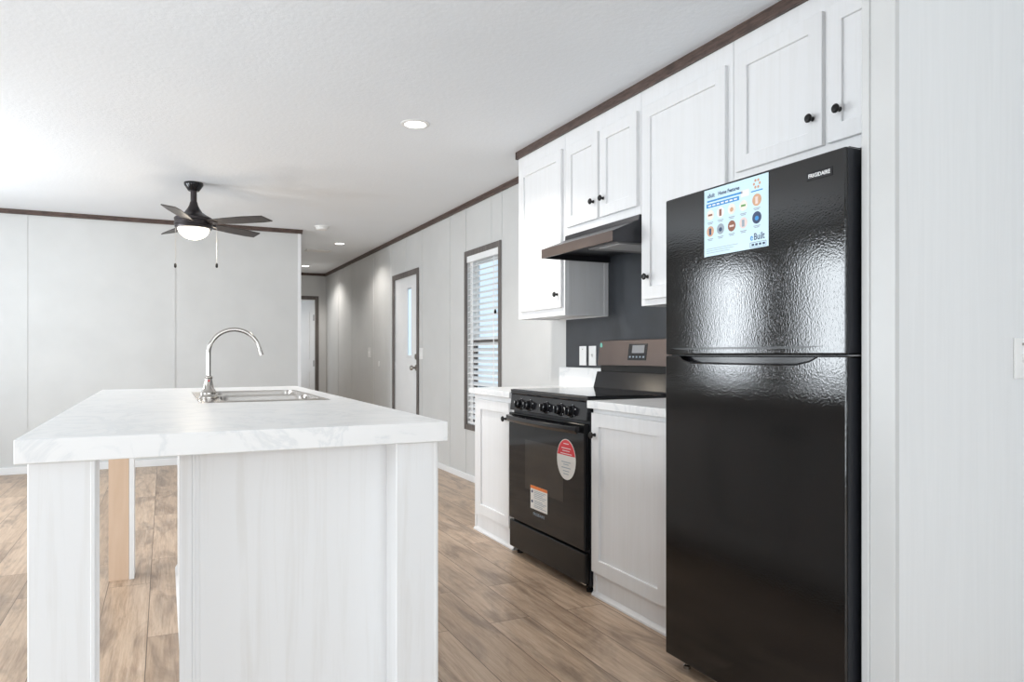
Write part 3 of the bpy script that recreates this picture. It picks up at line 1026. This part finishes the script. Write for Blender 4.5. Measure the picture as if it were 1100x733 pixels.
for a_, b_ in (((1, 1), (2, 1)), ((2, 1), (2, 2)), ((2, 2), (1, 2)), ((1, 2), (1, 1))):
    bm.faces.new([V[(*a_, 0)], V[(*b_, 0)], V[(*b_, 1)], V[(*a_, 1)]])
obj('slab', bm, ct, it, bevel=0.002)

ib = thing('kitchen_island', 'whitewashed kitchen island body with square corner posts under its counter top', 'kitchen island', (0.3, 3.0, 0))
body = BM()
CY0, CY1, CX0, CX1 = 1.957, 4.20, 0.064, 0.62
box(body, CX0, CX0 + 0.016, CY0, CY1, 0, IZ0 - 0.001)
box(body, CX1 - 0.016, CX1, CY0, CY1, 0.1, IZ0 - 0.001)
box(body, CX0 + 0.016, CX1 - 0.016, CY1 - 0.016, CY1, 0, IZ0 - 0.001)
box(body, CX0 + 0.016, CX1 - 0.016, CY0, CY1 - 0.016, 0.1, 0.116)
box(body, CX1 - 0.075, CX1 - 0.06, CY0, CY1, 0, 0.1)
obj('cabinet_body', body, island_wood, ib)
ep = BM()
box(ep, 0.036, 0.662, 1.942, 1.957, 0, IZ0 - 0.001)
box(ep, 0.034, 0.062, 1.936, 1.959, 0, IZ0 - 0.001)
box(ep, 0.062, 0.070, 1.939, 1.9425, 0, IZ0 - 0.001)
box(ep, 0.078, 0.081, 1.9405, 1.9425, 0, IZ0 - 0.001)
obj('end_panel', ep, island_wood, ib, bevel=0.001, seg=1)
bs = prism(BM(), [(CX0 - 0.011, 0.0), (CX0 - 0.010, 0.012), (CX0, 0.03), (CX0, 0.0)], 'y', CY0, CY1)
obj('base_strip', bs, white_paint, ib)
for x0, x1, y0, y1 in ((-0.263, -0.137, 1.846, 1.960), (0.549, 0.664, 1.846, 1.941)):
    lg = box(BM(), x0 + 0.0, x1 - 0.0, y0, y1, 0, IZ0 - 0.001)
    box(lg, x1 - 0.010, x1 + 0.001, y0 - 0.001, y1, 0, IZ0 - 0.001)
    o = obj('post', lg, island_wood, ib, bevel=0.002, seg=1)
lg = box(BM(), -0.248, -0.158, 4.118, 4.132, 0, IZ0 - 0.001)
o = obj('post', lg, tan_wood, ib)
o['label'] = 'tan face of the far post'
lg = box(BM(), -0.248, -0.157, 4.132, 4.24, 0, IZ0 - 0.001)
box(lg, -0.157, -0.134, 4.116, 4.24, 0, IZ0 - 0.001)
obj('post_casing', lg, island_wood, o, bevel=0.001, seg=1)


def flip_door(y0, y1, z0, z1):
    bm = BM()
    shaker(bm, 0, y0, y1, z0, z1)
    for v_ in bm.verts:
        v_.co.x = CX1 + 0.020 - v_.co.x
    return bm


for k in range(4):
    y0 = CY0 + 0.03 + k * 0.55
    d_ = obj('door', flip_door(y0, y0 + 0.52, 0.12, 0.84), cab, ib, bevel=0.0016, seg=1)
    kb = lathe(BM(), [(0.009, 0), (0.006, 0.012), (0.0155, 0.020), (0.012, 0.029), (0, 0.031)], (CX1 + 0.020, y0 + (0.48 if k % 2 == 0 else 0.04), 0.76), (1, 0, 0), 16)
    obj('knob', kb, knob_m, d_, smooth=True)

# sink
sk = thing('kitchen_sink', 'stainless double-bowl sink set into the island top', 'sink', ((SX0 + SX1) / 2, (SKY0 + SKY1) / 2, IZ1))
rim = BM()
zt = IZ1 + 0.004
ym = (SKY0 + SKY1) / 2
ledge = 0.082
bowls = [(SX0 + ledge, SX1 - 0.03, SKY0 + 0.03, ym - 0.014), (SX0 + ledge, SX1 - 0.03, ym + 0.014, SKY1 - 0.03)]
gx = [SX0, SX0 + ledge, SX1 - 0.03, SX1]
gy = [SKY0, SKY0 + 0.03, ym - 0.014, ym + 0.014, SKY1 - 0.03, SKY1]
Vr = {}
for i, x in enumerate(gx):
    for j, y in enumerate(gy):
        edge = i in (0, 3) or j in (0, 5)
        Vr[i, j] = rim.verts.new((x, y, IZ1 + 0.0006 if edge else zt))
for i in range(3):
    for j in range(5):
        if i == 1 and j in (1, 3):
            continue
        rim.faces.new([Vr[i, j], Vr[i + 1, j], Vr[i + 1, j + 1], Vr[i, j + 1]])
rm = obj('rim', rim, steel, sk)
for x0, x1, y0, y1 in bowls:
    bw = BM()
    depth = 0.17
    ins = 0.022
    lv = []
    for z_, s_ in ((zt, 0), (zt - 0.01, 0.003), (zt - depth + 0.03, 0.008), (zt - depth + 0.006, 0.022), (zt - depth, 0.05)):
        r = 0.05
        loop = []
        for cx, cy, a0 in ((x1 - s_ - r, y1 - s_ - r, 0), (x0 + s_ + r, y1 - s_ - r, 90), (x0 + s_ + r, y0 + s_ + r, 180), (x1 - s_ - r, y0 + s_ + r, 270)):
            for q in range(5):
                a_ = math.radians(a0 + q * 22.5)
                rr = r if z_ < zt else r
                loop.append(bw.verts.new((cx + rr * math.cos(a_), cy + rr * math.sin(a_), z_)))
        lv.append(loop)
    for A, B in zip(lv, lv[1:]):
        for k in range(len(A)):
            j = (k + 1) % len(A)
            bw.faces.new([A[k], A[j], B[j], B[k]])
    bw.faces.new(lv[-1])
    # corner fillets of the rim around the rounded bowl mouth
    top = lv[0]
    for c_, (cx, cy) in enumerate(((x1, y1), (x0, y1), (x0, y0), (x1, y0))):
        cv = bw.verts.new((cx, cy, zt))
        for q in range(4):
            bw.faces.new([cv, top[c_ * 5 + q], top[c_ * 5 + q + 1]])
    bo = obj('bowl', bw, steel, sk, smooth=True)
    obj('drain', lathe(BM(), [(0.045, 0), (0.045, 0.003), (0.036, 0.004), (0.03, 0.001), (0, 0.001)], ((x0 + x1) / 2, (y0 + y1) / 2, zt - depth + 0.0005), seg=24), chrome, bo, smooth=True)

# faucet on the sink ledge
FXc, FYc = 0.163, 3.17
fa = thing('faucet', 'polished gooseneck faucet standing on the sink ledge', 'faucet', (FXc, FYc, IZ1 + 0.004))
z0 = IZ1 + 0.004
obj('base', lathe(BM(), [(0.038, 0), (0.038, 0.006), (0.034, 0.010), (0.030, 0.018), (0.031, 0.024), (0.026, 0.030), (0.021, 0.038), (0.018, 0.055), (0.015, 0.070), (0.0135, 0.078), (0.0155, 0.081), (0.0155, 0.086), (0.010, 0.090), (0, 0.090)], (FXc, FYc, z0), seg=28), chrome, fa, smooth=True)
obj('temperature_mark', lathe(BM(), [(0.0035, 0), (0.0035, 0.002), (0, 0.0022)], (FXc, FYc - 0.0148, z0 + 0.070), (0, -1, 0.1), 10), ink_red, fa)
pts = [(FXc, FYc, z0 + 0.085), (FXc, FYc, 1.10), (FXc, FYc, 1.135)]
R = 0.097
for k in range(1, 25):
    a_ = PI - k * (PI * 0.93) / 24
    pts.append((FXc + R + R * math.cos(a_), FYc - 0.02 * k / 24, 1.135 + R * math.sin(a_)))
last = Vector(pts[-1])
dirv = (Vector(pts[-1]) - Vector(pts[-2])).normalized()
pts.append(tuple(last + dirv * 0.010))
obj('spout', tube(BM(), pts, 0.0088, 14), chrome, fa, smooth=True)
obj('aerator', tube(BM(), [tuple(last + dirv * 0.006), tuple(last + dirv * 0.012), tuple(last + dirv * 0.030)], [0.0092, 0.0100, 0.0100], 14), steel, fa, smooth=True)

# ------------------------------------------------------------------ ceiling fan
CX_, CY_ = 0.214, 6.30
fan = thing('ceiling_fan', 'dark bronze ceiling fan with a lit glass bowl hanging in the living room', 'ceiling fan', (CX_, CY_, CEIL))
obj('canopy', lathe(BM(), [(0.070, 0), (0.072, -0.006), (0.070, -0.022), (0.046, -0.058), (0.040, -0.066), (0, -0.066)], (CX_, CY_, CEIL), seg=28), black, fan, smooth=True)
obj('downrod', lathe(BM(), [(0.024, -0.060), (0.024, -0.170)], (CX_, CY_, CEIL), seg=18), bronze, fan, smooth=True)
zc = CEIL
mh = obj('motor_housing', lathe(BM(), [(0.026, -0.150), (0.030, -0.165), (0.034, -0.180), (0.046, -0.205), (0.066, -0.235), (0.100, -0.258), (0.128, -0.272), (0.143, -0.284), (0.143, -0.303), (0.137, -0.306), (0.137, -0.314), (0.143, -0.317), (0.143, -0.338), (0.136, -0.341), (0.136, -0.349), (0.140, -0.352), (0.136, -0.364), (0.11, -0.366), (0, -0.366)], (CX_, CY_, CEIL), seg=40), bronze, fan, smooth=True)
bowl_prof = [(0.118, -0.362)]
for k in range(1, 11):
    a_ = k * PI / 20
    bowl_prof.append((0.118 * math.cos(a_) if k < 10 else 0, -0.362 - 0.090 * math.sin(a_)))
obj('light_bowl', lathe(BM(), bowl_prof, (CX_, CY_, CEIL), seg=36), bowl_m, fan, smooth=True)
for ang in (-41, 39, 106, -106):
    wa = math.radians(ang)
    M = Matrix.Translation((CX_, CY_, CEIL - 0.318)) @ Matrix.Rotation(wa, 4, 'Z') @ Matrix.Rotation(math.radians(-12), 4, 'X')
    out = [(0.13, -0.040), (0.30, -0.058), (0.48, -0.066), (0.655, -0.058), (0.685, 0.050), (0.60, 0.062), (0.40, 0.060), (0.25, 0.050), (0.13, 0.040)]
    bm = prism(BM(), out, 'z', -0.004, 0.004)
    bmesh.ops.transform(bm, matrix=M, verts=bm.verts[:])
    bo = obj('blade', bm, blade_m, fan, bevel=0.002, seg=1)
    bm = prism(BM(), [(0.10, -0.025), (0.19, -0.036), (0.22, 0.0), (0.19, 0.036), (0.10, 0.025)], 'z', -0.010, -0.004)
    bmesh.ops.transform(bm, matrix=M, verts=bm.verts[:])
    obj('blade_iron', bm, bronze, bo)
rt = Vector((math.cos(YAW), -math.sin(YAW), 0))
for off, zend in ((-0.146, 1.845), (0.183, 1.845)):
    p = Vector((CX_, CY_, 0)) + rt * (0.135 * (1 if off > 0 else -1))
    q = Vector((CX_, CY_, 0)) + rt * off
    ch = tube(BM(), [(p.x, p.y, CEIL - 0.345), (q.x, q.y, CEIL - 0.362), (q.x, q.y, zend)], 0.0016, 6)
    co = obj('pull_chain', ch, chain_m, fan)
    obj('pull_fob', lathe(BM(), [(0.003, 0.012), (0.009, 0.004), (0.010, -0.018), (0.004, -0.026), (0, -0.026)], (q.x, q.y, zend), seg=12), knob_m, co, smooth=True)
fp = bpy.data.lights.new('fan_bulb', 'POINT')
fp.energy = 6
fp.color = (1, 0.87, 0.7)
fp.shadow_soft_size = 0.10
fo = bpy.data.objects.new('fan_bulb', fp)
COL.objects.link(fo)
fo.location = (CX_, CY_, CEIL - 0.50)
fo.parent = None


# ------------------------------------------------------------------ recessed lights
def downlight(x, y, label, power, r=0.085):
    t_ = thing('recessed_light', label, 'ceiling light', (x, y, CEIL), 'round recessed ceiling lights')
    obj('trim_ring', lathe(BM(), [(r, 0), (r, -0.003), (r - 0.008, -0.007), (r - 0.022, -0.006), (r - 0.024, 0.0)], (x, y, CEIL), seg=36), white_plastic, t_, smooth=True)
    obj('lens', lathe(BM(), [(r - 0.023, -0.001), (r - 0.023, -0.0045), (0, -0.0055)], (x, y, CEIL), seg=36), lens_m, t_)
    l = bpy.data.lights.new('downlight', 'SPOT')
    l.energy = power
    l.color = (1, 0.955, 0.90)
    l.spot_size = math.radians(142)
    l.spot_blend = 0.55
    l.shadow_soft_size = 0.05
    lo_ = bpy.data.objects.new('downlight', l)
    COL.objects.link(lo_)
    lo_.location = (x, y, CEIL - 0.02)
    return t_


downlight(1.342, 4.12, 'round recessed ceiling light above the kitchen aisle, the largest in view', 80)
downlight(1.945, 8.95, 'round recessed ceiling light in the hall by the outside door', 48, 0.075)
downlight(1.965, 11.45, 'round recessed ceiling light at the far end of the hall', 60, 0.075)

sm = thing('smoke_detector', 'small white round smoke detector on the ceiling by the hall entrance', 'smoke detector', (1.515, 7.84, CEIL))
obj('mounting_plate', lathe(BM(), [(0.075, 0), (0.075, -0.010), (0.070, -0.014), (0, -0.014)], (1.515, 7.84, CEIL), seg=28), white_plastic, sm, smooth=True)
obj('housing', lathe(BM(), [(0.062, -0.013), (0.060, -0.034), (0.048, -0.042), (0, -0.043)], (1.515, 7.84, CEIL), seg=28), white_plastic, sm, smooth=True)

vt = thing('ceiling_vent', 'white rectangular air vent in the hall ceiling', 'vent', (1.83, 9.7, CEIL))
v_ = BM()
vx0, vx1, vy0, vy1 = 1.67, 1.99, 9.60, 9.80
for a0, a1, b0, b1 in ((vx0, vx1, vy0, vy0 + 0.02), (vx0, vx1, vy1 - 0.02, vy1), (vx0, vx0 + 0.02, vy0 + 0.02, vy1 - 0.02), (vx1 - 0.02, vx1, vy0 + 0.02, vy1 - 0.02)):
    box(v_, a0, a1, b0, b1, CEIL - 0.008, CEIL)
obj('vent_frame', v_, white_plastic, vt, bevel=0.002)
v_ = BM()
for k in range(8):
    y = vy0 + 0.028 + k * 0.019
    prism(v_, [(y, CEIL - 0.001), (y + 0.012, CEIL - 0.008), (y + 0.014, CEIL - 0.007), (y + 0.002, CEIL)], 'x', vx0 + 0.02, vx1 - 0.02)
obj('louvres', v_, white_plastic, vt)


# ------------------------------------------------------------------ switches and outlets
def plate_x(name, label, cat, x, y, z, w_, h_, kind, group=None):
    t_ = thing(name, label, cat, (x, y, z - h_ / 2), group)
    obj('cover_plate', box(BM(), x - 0.006, x, y - w_ / 2, y + w_ / 2, z - h_ / 2, z + h_ / 2), white_plastic, t_, bevel=0.002)
    if kind == 'switch':
        obj('toggle', prism(BM(), [(x - 0.006, z - 0.012), (x - 0.018, z + 0.006), (x - 0.015, z + 0.012), (x - 0.006, z + 0.012)], 'y', y - 0.005, y + 0.005), white_plastic, t_)
    elif kind == 'outlet':
        for dz in (-0.022, 0.022):
            rc = obj('receptacle', box(BM(), x - 0.0085, x - 0.005, y - 0.016, y + 0.016, z + dz - 0.016, z + dz + 0.016), white_plastic, t_, bevel=0.003)
            sl = BM()
            for dy in (-0.006, 0.006):
                box(sl, x - 0.0092, x - 0.0082, y + dy - 0.0012, y + dy + 0.0012, z + dz, z + dz + 0.009)
            box(sl, x - 0.0092, x - 0.0082, y - 0.002, y + 0.002, z + dz - 0.010, z + dz - 0.006)
            obj('slots', sl, black_soft, rc)
    elif kind == 'blank':
        obj('screw', lathe(BM(), [(0.004, 0), (0.004, 0.002), (0, 0.0022)], (x - 0.006, y, z + 0.042), (-1, 0, 0), 10), steel, t_)
    return t_


plate_x('light_switch', 'white switch plate on charcoal splash panel, nearer the stove backguard', 'switch', XR - 0.0065, 3.945, 1.122, 0.085, 0.125, 'switch', 'plates on the splash panel')
plate_x('wall_outlet', 'white plate with a small dot, left one of two on the charcoal splash panel', 'outlet', XR - 0.0065, 4.062, 1.122, 0.085, 0.125, 'blank', 'plates on the splash panel')
plate_x('light_switch', 'white switch plate on the wall right beside the outside door', 'switch', XR - 0.0005, 7.375, 1.14, 0.115, 0.12, 'switch', 'switches on the right wall')
plate_x('light_switch', 'white switch plate on the hall wall beyond the outside door', 'switch', XR - 0.0005, 9.54, 1.155, 0.115, 0.13, 'switch', 'switches on the right wall')
plate_x('thermostat', 'tiny white thermostat box low on the hall wall beyond the outside door', 'thermostat', XR - 0.0005, 9.06, 1.01, 0.06, 0.07, 'none')

t_ = thing('light_switch', 'white switch plate on the white partition right of the refrigerator', 'switch', (2.265, PY0 - 0.0005, 1.06))
obj('cover_plate', box(BM(), 2.206, 2.322, PY0 - 0.0065, PY0 - 0.0005, 1.06, 1.178), white_plastic, t_, bevel=0.002)
for x in (2.241, 2.287):
    obj('toggle', prism(BM(), [(PY0 - 0.0065, 1.107), (PY0 - 0.018, 1.125), (PY0 - 0.015, 1.131), (PY0 - 0.0065, 1.131)], 'x', x - 0.005, x + 0.005), white_plastic, t_)
    obj('screw', lathe(BM(), [(0.004, 0), (0.004, 0.002), (0, 0.0022)], (x, PY0 - 0.0065, 1.16), (0, -1, 0), 10), steel, t_)
